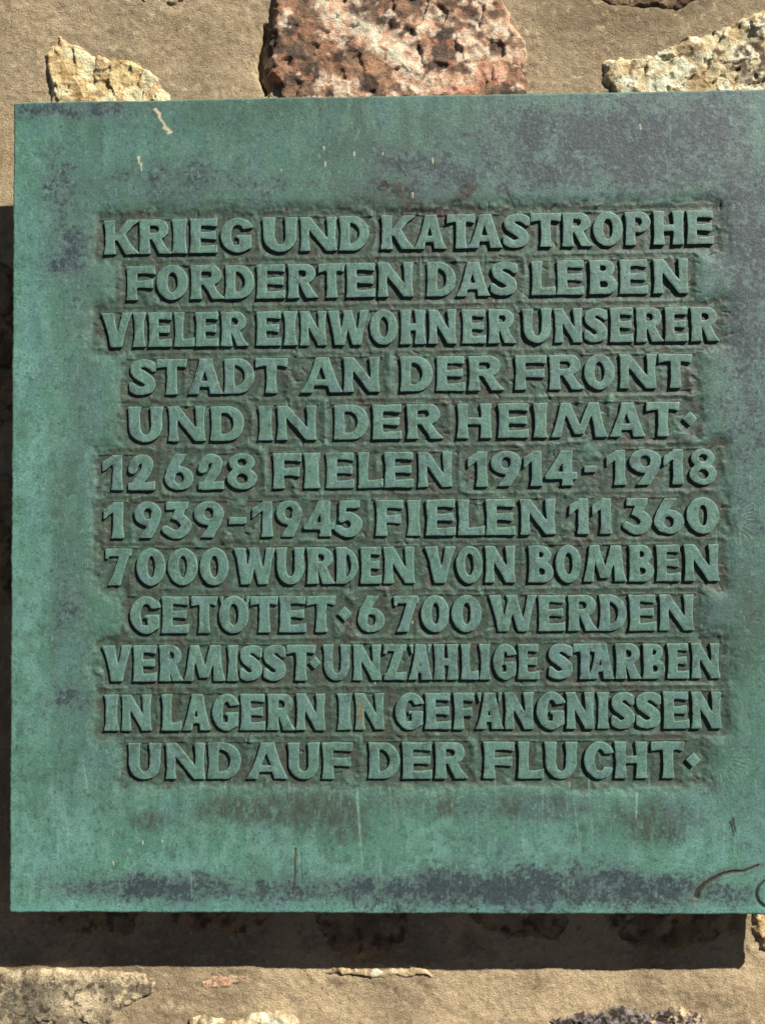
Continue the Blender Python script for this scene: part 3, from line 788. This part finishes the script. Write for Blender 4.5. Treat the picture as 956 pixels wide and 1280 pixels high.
ragged = (fbm(U, V, 26, 4, 5) - .5) * 13 + (fbm(U, V, 7, 2, 6) - .5) * 3
edge_in = .88 * sstep(25, 5, BD + ragged) + .12 * sstep(13, 11, BD + ragged)      # 1 inside the sunk field
halo = sstep(38, 8, BD + ragged)                       # gentle dishing round it
w1, w2, wid, wox, woy = worley(U + (fbm(U, V, 9, 2, 71) - .5) * 10, V + (fbm(U, V, 9, 2, 72) - .5) * 8, 13, 31, 1.5, .8)
facet = (wid - .5) * 1.0 + wox * np.sin(wid * 40) * .9 + woy * np.cos(wid * 57) * .9
_, _, wid2, _, _ = worley(U + (fbm(U, V, 12, 2, 73) - .5) * 8, V + (fbm(U, V, 12, 2, 74) - .5) * 8, 8, 37, 1.8, .7)
facet = facet + (wid2 > .72) * .9
far = sstep(4, 13, -LF)                                # away from the letters the ground rises
gapn = fbm(U, V, 22, 3, 88)
sunk = DEPTH * edge_in * (1 - far * (.22 + .35 * sstep(.4, .65, gapn)))
HF = -sunk - halo * .5 + facet * edge_in * sstep(15, 7, BD) * (.25 + .45 * far)
# thin raised lip / cut line just above every row of letters
HF += (fbm(U, V, 5, 3, 91) - .5) * .7 * edge_in
HF += (fbm(U, V, 160, 3, 93) - .5) * 2.2 + (fbm(U, V, 34, 3, 94) - .5) * .5 + (fbm(U, V, 7, 3, 95) - .5) * .22
lipn = sstep(.36, .52, fbm(U, V, 24, 3, 97))
upw = UP + (fbm(U, V, 18, 3, 98) - .5) * 2.2
HF += (1.5 * np.exp(-((upw - .9) / .9) ** 2) + .7 * sstep(1, 3, upw) * sstep(13, 7, upw)) * lipn
# chisel nicks radiating from the letters and short random cuts
rng = np.random.RandomState(11)
cut = np.zeros(U.shape)
def groove(pts, wd, dp, arr):
    P = np.array(pts); mg = wd * 3 + 2
    i0, i1 = np.searchsorted(us, [P[:, 0].min() - mg, P[:, 0].max() + mg]); j0, j1 = np.searchsorted(vs, [P[:, 1].min() - mg, P[:, 1].max() + mg])
    s = np.s_[j0:j1, i0:i1]
    if U[s].size == 0: return
    d, t = pdist(U[s], V[s], pts)
    arr[s] = np.maximum(arr[s], dp * np.clip(1 - (d / (wd * (1.15 - t * .7))) ** 2, 0, 1))
for _ in range(900):
    x = rng.uniform(112, 905); y = rng.uniform(160, 885)
    j = min(int(y / H * (len(vs) - 1)), len(vs) - 1); i = min(int(x / W * (len(us) - 1)), len(us) - 1)
    if BD[j, i] > 16 or LF[j, i] > -2.5: continue
    gy_ = LF[min(j + 3, len(vs) - 1), i] - LF[j - 3, i]; gx_ = LF[j, i + 3] - LF[j, i - 3]
    an = math.atan2(gy_, gx_) + rng.uniform(-.5, .5) if rng.rand() < .6 else rng.uniform(0, math.pi)
    L = rng.uniform(4, 11)
    groove([(x, y), (x + L * math.cos(an), y + L * math.sin(an))], rng.uniform(.9, 1.8), rng.uniform(.5, 1.3), cut)
# splayed chisel strokes at the foot of the text, left, right and beside the last dot
for cx_, cy_, n_, r0, r1, a0, a1 in ((160, 190, 18, 16, 30, 3.4, 5.2), (868, 190, 26, 12, 44, -1.5, 1.0), (150, 260, 9, 16, 30, 2.6, 3.6),
                                     (886, 480, 16, 24, 36, -1.2, 1.2), (300, 560, 14, 22, 32, 0, 6.2), (120, 545, 8, 12, 22, 2.4, 3.9)):
    for i in range(n_):
        an = a0 + (a1 - a0) * (i + rng.uniform(-.3, .3)) / n_; ra = r0 * rng.uniform(.9, 1.1); rb = r1 * rng.uniform(.7, 1.1)
        groove([(cx_ + ra * math.cos(an), cy_ + ra * math.sin(an)), (cx_ + rb * math.cos(an), cy_ + rb * math.sin(an))], 1.5, .45, cut)
HF -= cut
dark = np.zeros(U.shape); rust = np.zeros(U.shape); white = np.zeros(U.shape); scr = np.zeros(U.shape)
# signature: a long curved cut and a ring at the lower right corner
sig = np.zeros(U.shape)
groove([px(871, 1121), px(873, 1114), px(881, 1106), px(891, 1100), px(903, 1094), px(916, 1091), px(928, 1091), px(938, 1087), px(947, 1083)], 3.3, 1, dark)
ringpts = [px(962 + 17 * math.cos(a), 1118 + 17 * math.sin(a)) for a in np.linspace(0.9, 6.0, 22)]
groove(ringpts, 2.8, .8, dark)
HF -= 1.6 * sstep(0, .9, dark)
halo_sig = np.zeros(U.shape)
groove([px(868, 1122), px(881, 1106), px(903, 1092), px(928, 1089), px(952, 1082)], 8, 1, halo_sig)
# rusty upright cut near the bottom
groove(pxs((373, 1064), (372, 1080), (372, 1098), (369, 1119)), 1.9, .8, rust); groove(pxs((380, 1068), (381, 1106)), 1.3, .5, rust)
HF -= 1.6 * rust
for a in (((913, 1030), (917, 1046)), ((916, 1026), (919, 1042)), ((636, 238), (645, 258)), ((500, 206), (512, 222))):
    groove(pxs(*a), 1.8, .8, dark); 
# droppings and pale specks
groove(pxs((197, 137), (203, 143), (202, 147), (208, 155), (211, 161)), 2.4, .9, white); groove(pxs((209, 160), (217, 166), (212, 168)), 3.0, .8, white)
for x, y, r in ((176, 202, 4), (179, 211, 4), (447, 195, 3), (411, 208, 3), (356, 216, 2), (409, 187, 2), (874, 562, 0), (802, 160, 3), (520, 247, 3),
                (483, 195, 2), (545, 203, 3), (300, 770, 2), (520, 785, 2), (868, 880, 2), (206, 1054, 2), (144, 1081, 2), (181, 1055, 2), (473, 858, 3)):
    if r: groove(pxs((x, y - r), (x + .5, y + r)), r * .55, .7, white)
# fine pale vertical runs and scratches, mostly in the lower part
for _ in range(150):
    x = rng.uniform(5, W - 5); y = rng.choice([rng.uniform(15, 180), rng.uniform(15, 180), rng.uniform(100, 980)]); L = rng.uniform(8, 46)
    groove([(x, y), (x + rng.uniform(-1.5, 1.5), y - L)], rng.uniform(.9, 1.7), rng.uniform(.2, .6), scr)
groove(pxs((106, 956), (112, 995)), 1.8, 1, scr); groove(pxs((798, 996), (797, 1030)), 1.9, 1, scr)
groove(pxs((450, 990), (458, 1090)), 2.0, .9, scr); groove(pxs((720, 1000), (727, 1060)), 1.4, .8, scr)
for _ in range(26):            # horizontal hairlines near the top left
    x, y = px(rng.uniform(40, 200), rng.uniform(135, 200)); L = rng.uniform(8, 34)
    groove([(x, y), (x + L, y + rng.uniform(-1, 1))], .8, .25, cut)
# rounded edges with tiny dents
ed = np.minimum(np.minimum(U, W - U), np.minimum(V, H - V))
HF -= 1.6 * np.clip(1 - ed / 2.2, 0, 1) ** 2

# ---- patina colour as a function of place on the face
def gauss(u, v, cx, cy, rx, ry):
    x0, y0 = px(cx, cy)
    return np.exp(-(((u - x0) / rx) ** 2 + ((v - y0) / ry) ** 2))
PURPLE = [  # x, y, rx, ry, weight
    (700, 175, 150, 40, .5), (925, 350, 34, 130, .5), (860, 150, 80, 40, .4), (540, 225, 110, 26, .4), (590, 1118, 330, 20, .15),
    (760, 165, 105, 36, .8), (820, 220, 75, 34, .95), (900, 150, 60, 50, .55), (930, 290, 45, 62, 1.0), (925, 420, 36, 70, .85), (930, 540, 36, 60, .6),
    (940, 640, 30, 80, .35), (690, 225, 60, 30, .6), (640, 150, 50, 22, .4), (230, 222, 90, 26, .55), (60, 138, 50, 10, .8), (150, 134, 60, 12, .7), (75, 240, 26, 44, .75),
    (90, 320, 34, 42, .85), (110, 400, 30, 26, .5), (105, 500, 24, 50, .3), (85, 760, 22, 60, .65), (92, 880, 30, 22, .7), (115, 1110, 70, 14, .8), (210, 1108, 60, 15, .85),
    (380, 1112, 160, 18, .7), (560, 1112, 90, 24, .9), (700, 1112, 110, 26, 1.0), (820, 1115, 70, 22, .9), (890, 985, 18, 10, .95), (560, 222, 60, 26, .6),
    (500, 205, 40, 18, .4), (350, 240, 120, 14, .35), (400, 985, 90, 8, .4), (915, 1120, 30, 14, .35), (900, 760, 26, 90, .3)]
BROWN = [(330, 1015, 100, 26, .75), (190, 1030, 30, 14, .7), (440, 1050, 60, 18, .4), (420, 1010, 40, 20, .6), (560, 1010, 90, 24, .55), (690, 1010, 50, 22, .7), (820, 1030, 60, 34, .75), (75, 620, 18, 60, .5),
         (70, 820, 12, 120, .45), (520, 240, 110, 24, .55), (470, 195, 70, 26, .4), (300, 180, 70, 20, .35), (620, 150, 80, 24, .35), (900, 180, 40, 60, .45),
         (935, 330, 22, 60, .55), (330, 262, 240, 12, .4), (940, 780, 20, 90, .45), (100, 480, 18, 60, .35)]
PALE = [(40, 300, 26, 120, .5), (40, 600, 24, 200, .55), (60, 1060, 60, 50, .6), (240, 1085, 90, 16, .5), (160, 190, 60, 26, .4), (930, 140, 30, 22, .8), (650, 1070, 130, 18, .5),
        (855, 1075, 60, 14, .6), (945, 380, 16, 16, .9), (930, 480, 26, 22, .5), (905, 1110, 26, 16, .7), (850, 1090, 60, 10, .4)]

def patina(u, v, field, far_, top_edge):
    G1 = lin(91, 134, 114); G2 = lin(80, 112, 98); G3 = lin(106, 148, 129); TEAL = lin(94, 138, 125)
    S = u.shape + (3,)
    n = fbm(u, v, 90, 5, 201); n2 = fbm(u, v, 30, 4, 202, .5, 1.5); n3 = fbm(u, v, 11, 4, 203)
    fine = fbm(u, v, 4.2, 4, 204, gain=.7)
    c = mixc(np.broadcast_to(G1, S), G2, sstep(.42, .66, n) * .9)
    c = mixc(c, TEAL, sstep(.45, .65, fbm(u, v, 60, 3, 207)) * .6)
    c = mixc(c, lin(84, 120, 100), sstep(.46, .62, n3) * .5)
    c = mixc(c, G3, sstep(.50, .68, n2) * .55)
    # the greener, brighter runs down the left edge and along the foot of the plaque
    lo = np.clip(np.maximum(sstep(240, 40, v) * .85, sstep(95, 10, u) * .8), 0, 1)
    c = mixc(c, mixc(np.broadcast_to(lin(98, 152, 128), S), lin(116, 168, 150), sstep(.42, .62, n2)), lo * (.35 + .65 * sstep(.3, .55, n3)))
    pa = sum(w * gauss(u, v, a, b, rx, ry) for a, b, rx, ry, w in PALE)
    c = mixc(c, mixc(np.broadcast_to(lin(108, 166, 142), S), lin(124, 178, 168), sstep(.4, .6, n3)), np.clip(pa * (.25 + 1.0 * n2), 0, .75))
    foot = sstep(26, 4, v + (fbm(u, v, 30, 4, 235) - .5) * 24)
    c = mixc(c, lin(116, 176, 162), foot * .7)
    br = sum(w * gauss(u, v, a, b, rx, ry) for a, b, rx, ry, w in BROWN)
    brm = sstep(.22, .62, br * (.45 + 1.1 * fbm(u, v, 26, 5, 210, .8, 1.3, gain=.7)))
    brm = brm * (.45 + .55 * sstep(.3, .6, fbm(u, v, 9, 5, 231, .7, 1.4, gain=.7)))
    c = mixc(c, lin(78, 88, 76), brm * .9)
    c = mixc(c, lin(98, 134, 134), sstep(.52, .70, fbm(u, v, 48, 5, 244, .7, 1.3, gain=.6)) * .4)
    pu = sum(w * gauss(u, v, a, b, rx, ry) for a, b, rx, ry, w in PURPLE)
    wash = np.clip(pu * (.35 + .9 * fbm(u, v, 40, 5, 232, gain=.7)), 0, 1)
    c = mixc(c, mixc(np.broadcast_to(lin(90, 115, 109), S), lin(102, 130, 122), sstep(.4, .6, n3)), np.clip(wash * .95, 0, .85))
    hs = sstep(.56, .70, fbm(u, v, 7, 4, 245, 3.2, .6, gain=.65))
    c = mixc(c, lin(64, 78, 76), hs * np.clip(pu, 0, 1) * .55)
    thr = pu * .43 + (fbm(u, v, 26, 6, 211, gain=.8) - .5) * 1.1 + (fine - .5) * .7
    pm = sstep(.12, .42, thr) * sstep(.04, .2, pu)
    c = mixc(c, mixc(np.broadcast_to(lin(83, 99, 99), S), lin(104, 125, 124), sstep(.42, .6, fbm(u, v, 6, 4, 212))), pm * .8)
    c = mixc(c, lin(56, 68, 74), sstep(.28, .48, thr + (fbm(u, v, 4, 3, 213) - .5) * .5) * sstep(.1, .3, pu) * .75)
    # fine dull and pale mottling everywhere
    c = mixc(c, lin(68, 88, 80), sstep(.56, .74, fbm(u, v, 7, 5, 208, gain=.75)) * .5)
    c = mixc(c, lin(128, 166, 150), sstep(.62, .80, fbm(u, v, 5, 4, 233, .8, 1.4, gain=.7)) * .55)
    c = mixc(c, lin(56, 66, 60), sstep(.76, .82, fbm(u, v, 4, 3, 214)) * .5)
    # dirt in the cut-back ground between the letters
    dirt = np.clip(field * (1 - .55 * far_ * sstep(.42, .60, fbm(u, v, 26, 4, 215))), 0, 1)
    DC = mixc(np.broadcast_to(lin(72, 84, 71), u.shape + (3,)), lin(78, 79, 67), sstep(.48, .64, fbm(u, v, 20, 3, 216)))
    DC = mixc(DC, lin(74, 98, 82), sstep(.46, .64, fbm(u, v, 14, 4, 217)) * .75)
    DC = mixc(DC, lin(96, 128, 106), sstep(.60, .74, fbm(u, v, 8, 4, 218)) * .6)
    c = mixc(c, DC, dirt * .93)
    # copper-brown crust over the K and A of the first row
    x0, y0 = px(545, 262); x1, y1 = px(585, 250); x2, y2 = px(490, 238)
    d = np.minimum(pdist(u, v, [px(480, 236), px(515, 246), px(520, 264), px(560, 268), px(582, 250), px(590, 238)])[0],
                   pdist(u, v, [px(515, 268), px(555, 264), px(575, 268)])[0])
    cr_ = sstep(12, 3, d + (fbm(u, v, 7, 4, 219) - .5) * 18) * sstep(.40, .50, fbm(u, v, 5, 3, 220))
    c = mixc(c, lin(82, 66, 58), cr_ * .85)
    c = mixc(c, lin(34, 38, 34), sstep(6, 2, d + (fbm(u, v, 5, 3, 223) - .5) * 16) * sstep(.48, .56, fbm(u, v, 4, 3, 221)) * .85)
    dk = pdist(u, v, [px(500, 282), px(494, 300)])[0]
    c = mixc(c, lin(44, 52, 46), sstep(8, 3, dk + (fbm(u, v, 4, 3, 222) - .5) * 14) * .7)
    return c

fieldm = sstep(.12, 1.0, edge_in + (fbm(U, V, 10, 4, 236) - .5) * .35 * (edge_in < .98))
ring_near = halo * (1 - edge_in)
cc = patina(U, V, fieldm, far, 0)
cc = mixc(cc, lin(84, 112, 94), ring_near * .45 * sstep(.35, .6, fbm(U, V, 14, 3, 230)))
cc = mixc(cc, lin(112, 152, 130), sstep(.35, .6, edge_in) * sstep(.9, .65, edge_in) * .18)        # worn rim of the cut field
cc = mixc(cc, lin(54, 62, 54), sstep(.3, 1.0, cut) * .45)
cc = mixc(cc, lin(150, 188, 166), scr * (.35 + .65 * sstep(.3, .6, fbm(U, V, 6, 2, 240))) * .8)
cc = mixc(cc, lin(104, 110, 96), sstep(0, .8, halo_sig * (.4 + fbm(U, V, 7, 3, 242))) * .55)
cc = mixc(cc, lin(56, 62, 55), sstep(.05, .45, dark) * .95)
cc = mixc(cc, lin(104, 62, 48), sstep(.3, .8, rust) * .8)
cc = mixc(cc, lin(226, 216, 178), sstep(.25, .6, white * (.55 + .9 * fbm(U, V, 4, 3, 241))) * .95)
cc = mixc(cc, lin(120, 164, 142), np.clip(1 - ed / 2.5, 0, 1) * .6)

plaque = empty('memorial_plaque', (W / 2 * mm, 0, Z0),
               'square green bronze memorial plaque with raised German lettering hung on a rubble wall', 'plaque')
OFF = np.array([-W / 2, 0, 0])
# slightly wavy outline, rounded corners
PU = U + 0.0; PV = V + 0.0
wob = np.clip(1 - ed / 12, 0, 1)
PU = PU + (fbm(U * 0, V, 60, 3, 300) - .5) * 1.6 * wob * ((U < 40) | (U > W - 40)) + (fbm(V, U, 6, 2, 302) - .5) * 1.3 * wob
PV = PV + (fbm(U, V * 0, 60, 3, 301) - .5) * 1.6 * wob * ((V < 40) | (V > H - 40)) + (fbm(U, V, 6, 2, 303) - .5) * 1.3 * wob
for cxr, czr, sx_, sz_ in ((0, 0, 1, 1), (W, 0, -1, 1), (0, H, 1, -1), (W, H, -1, -1)):
    rr = 4.5
    ax = (PU - cxr) * sx_ - rr; az = (PV - czr) * sz_ - rr
    inc = (ax < 0) & (az < 0)
    dd = np.hypot(ax, az); sc_ = np.where(dd > rr, rr / np.maximum(dd, 1e-6), 1)
    PU = np.where(inc, cxr + sx_ * (rr + ax * sc_), PU); PV = np.where(inc, czr + sz_ * (rr + az * sc_), PV)
ny, nx = U.shape
idx = np.arange(ny * nx).reshape(ny, nx)
pq = np.stack([idx[:-1, :-1], idx[:-1, 1:], idx[1:, 1:], idx[1:, :-1]], -1).reshape(-1, 4)
pv = np.stack([PU, -HF, PV], -1).reshape(-1, 3)
per = np.concatenate([idx[0, :-1], idx[:-1, -1], idx[-1, :0:-1], idx[:0:-1, 0]])     # counter-clockwise seen from the front
n0 = len(pv); m_ = len(per)
side_t = pv[per]; side_b = side_t.copy(); side_b[:, 1] = 6.0
pv = np.concatenate([pv, side_t, side_b])
a_ = np.arange(m_); b_ = (a_ + 1) % m_
sq = np.stack([n0 + b_, n0 + a_, n0 + m_ + a_, n0 + m_ + b_], 1)
pq = np.concatenate([pq, sq])
ccv = np.concatenate([cc.reshape(-1, 3), np.tile(lin(86, 118, 98), (2 * m_, 1))])
obj('plate', make_mesh('plate', (pv + OFF) * mm, pq, [tuple((n0 + m_ + np.arange(m_))[::-1].tolist())], ccv, MAT_BRONZE), plaque)

NAMES = {**{c: 'numeral' for c in '0123456789'}, '-': 'hyphen', '.': 'diamond_point'}
def relief(k, Ff, x0, x1, y0, y1, name, parent, ploc, dz):
    st_ = 1.15
    xs = np.arange(x0 - 4, x1 + 4 + st_, st_); ys = np.arange(y0 - 4, y1 + 4 + st_, st_)
    X, Y = np.meshgrid(xs, ys)
    F = Ff(X, Y)
    F[0, :] = F[-1, :] = -1; F[:, 0] = F[:, -1] = -1
    Z = dz + (fbm(X, Y, 160, 3, 93) - .5) * 2.2 + (fbm(X, Y, 9, 3, 95 + k) - .5) * .55
    Z -= .40 * np.clip(1 - F / 1.3, 0, 1.2) ** 2
    VV, q, p, first = patch(xs, ys, F, Z, -DEPTH - 2.2, .35)
    u, v = VV[:, 0], VV[:, 2]
    zero = np.zeros(len(u))
    c = patina(u, v, zero, zero, 0)
    tone = _hash(np.array([k]), np.array([3]), 9)[0]
    base = lin(110, 150, 134) * (.93 + .14 * tone)
    c = c * .5 + base * .5
    Fi = Ff(u, v)
    c = mixc(c, lin(138, 174, 154), sstep(1.5, .2, Fi) * .5)  # paler rim: worn edge plus a painted highlight
    c = mixc(c, lin(112, 142, 146), sstep(.50, .68, fbm(u, v, 34, 4, 244)) * .32)
    c = mixc(c, lin(74, 88, 76), sstep(.54, .70, fbm(u, v, 12, 5, 500 + k, gain=.7)) * .55)
    c = mixc(c, lin(128, 168, 150), sstep(.58, .72, fbm(u, v, 9, 3, 800 + k, .6, 1.5)) * .45)
    if k == K_STAIN:
        c = mixc(c, lin(150, 112, 70), np.exp(-((u - x0 - 7) / 2.6) ** 2 - ((v - y0 - 22) / 16) ** 2) * .8)
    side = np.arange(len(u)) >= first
    lv = np.clip((VV[:, 1] + DEPTH) / (DEPTH * .9), 0, 1)        # flanks: sun catch and wear painted at the lip, dirt and shade at the foot
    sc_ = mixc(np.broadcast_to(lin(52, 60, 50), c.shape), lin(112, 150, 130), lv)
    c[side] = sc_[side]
    org = np.array([x0, 0, y0])
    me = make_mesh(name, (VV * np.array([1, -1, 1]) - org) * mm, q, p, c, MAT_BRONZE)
    return obj(name, me, parent, (np.array([x0, 0, y0]) - ploc) * mm)

rowI = [i for i, g in enumerate(GL)]
K_STAIN = [i for i, g in enumerate(GL) if g[0] == 'N' and 425 < g[1] < 437 and g[3] < 260][0] if any(
    g[0] == 'N' and 425 < g[1] < 437 and g[3] < 260 for g in GL) else -1
base_loc = np.array([W / 2, 0, 0])
for k, (ch, x0, x1, y0, y1) in enumerate(GL):
    dz = rng.uniform(-.7, .2)
    o = relief(k, lambda a, b, k=k: letterF(k, a, b), x0, x1, y0, y1, NAMES.get(ch, 'letter'), plaque, base_loc, dz)
    if ch in 'ÄÖ':
        for side in (-1, 1):
            relief(k, lambda a, b, k=k, s=side: umlF(k, s, a, b), x0 - 2, x1 + 2, y0 + (y1 - y0) * .7, y1 + 1, 'umlaut_mark', o,
                   np.array([x0, 0, y0]), dz + .2)

# four studs carry the plaque off the wall
for sx_ in (90, W - 90):
    for sz_ in (90, H - 90):
        n = 20; ang = np.arange(n) * 2 * math.pi / n
        v = [(11 * math.cos(t), y, 11 * math.sin(t)) for y in (5.6, 100) for t in ang]
        q = [(i, (i + 1) % n, n + (i + 1) % n, n + i) for i in range(n)]
        me = make_mesh('mounting_stud', np.array(v) * mm, np.array(q), [tuple(range(n))[::-1], tuple(range(n, 2 * n))],
                       np.tile(lin(60, 66, 58), (2 * n, 1)), MAT_BRONZE)
        obj('mounting_stud', me, plaque, ((sx_ - W / 2) * mm, 0, sz_ * mm))
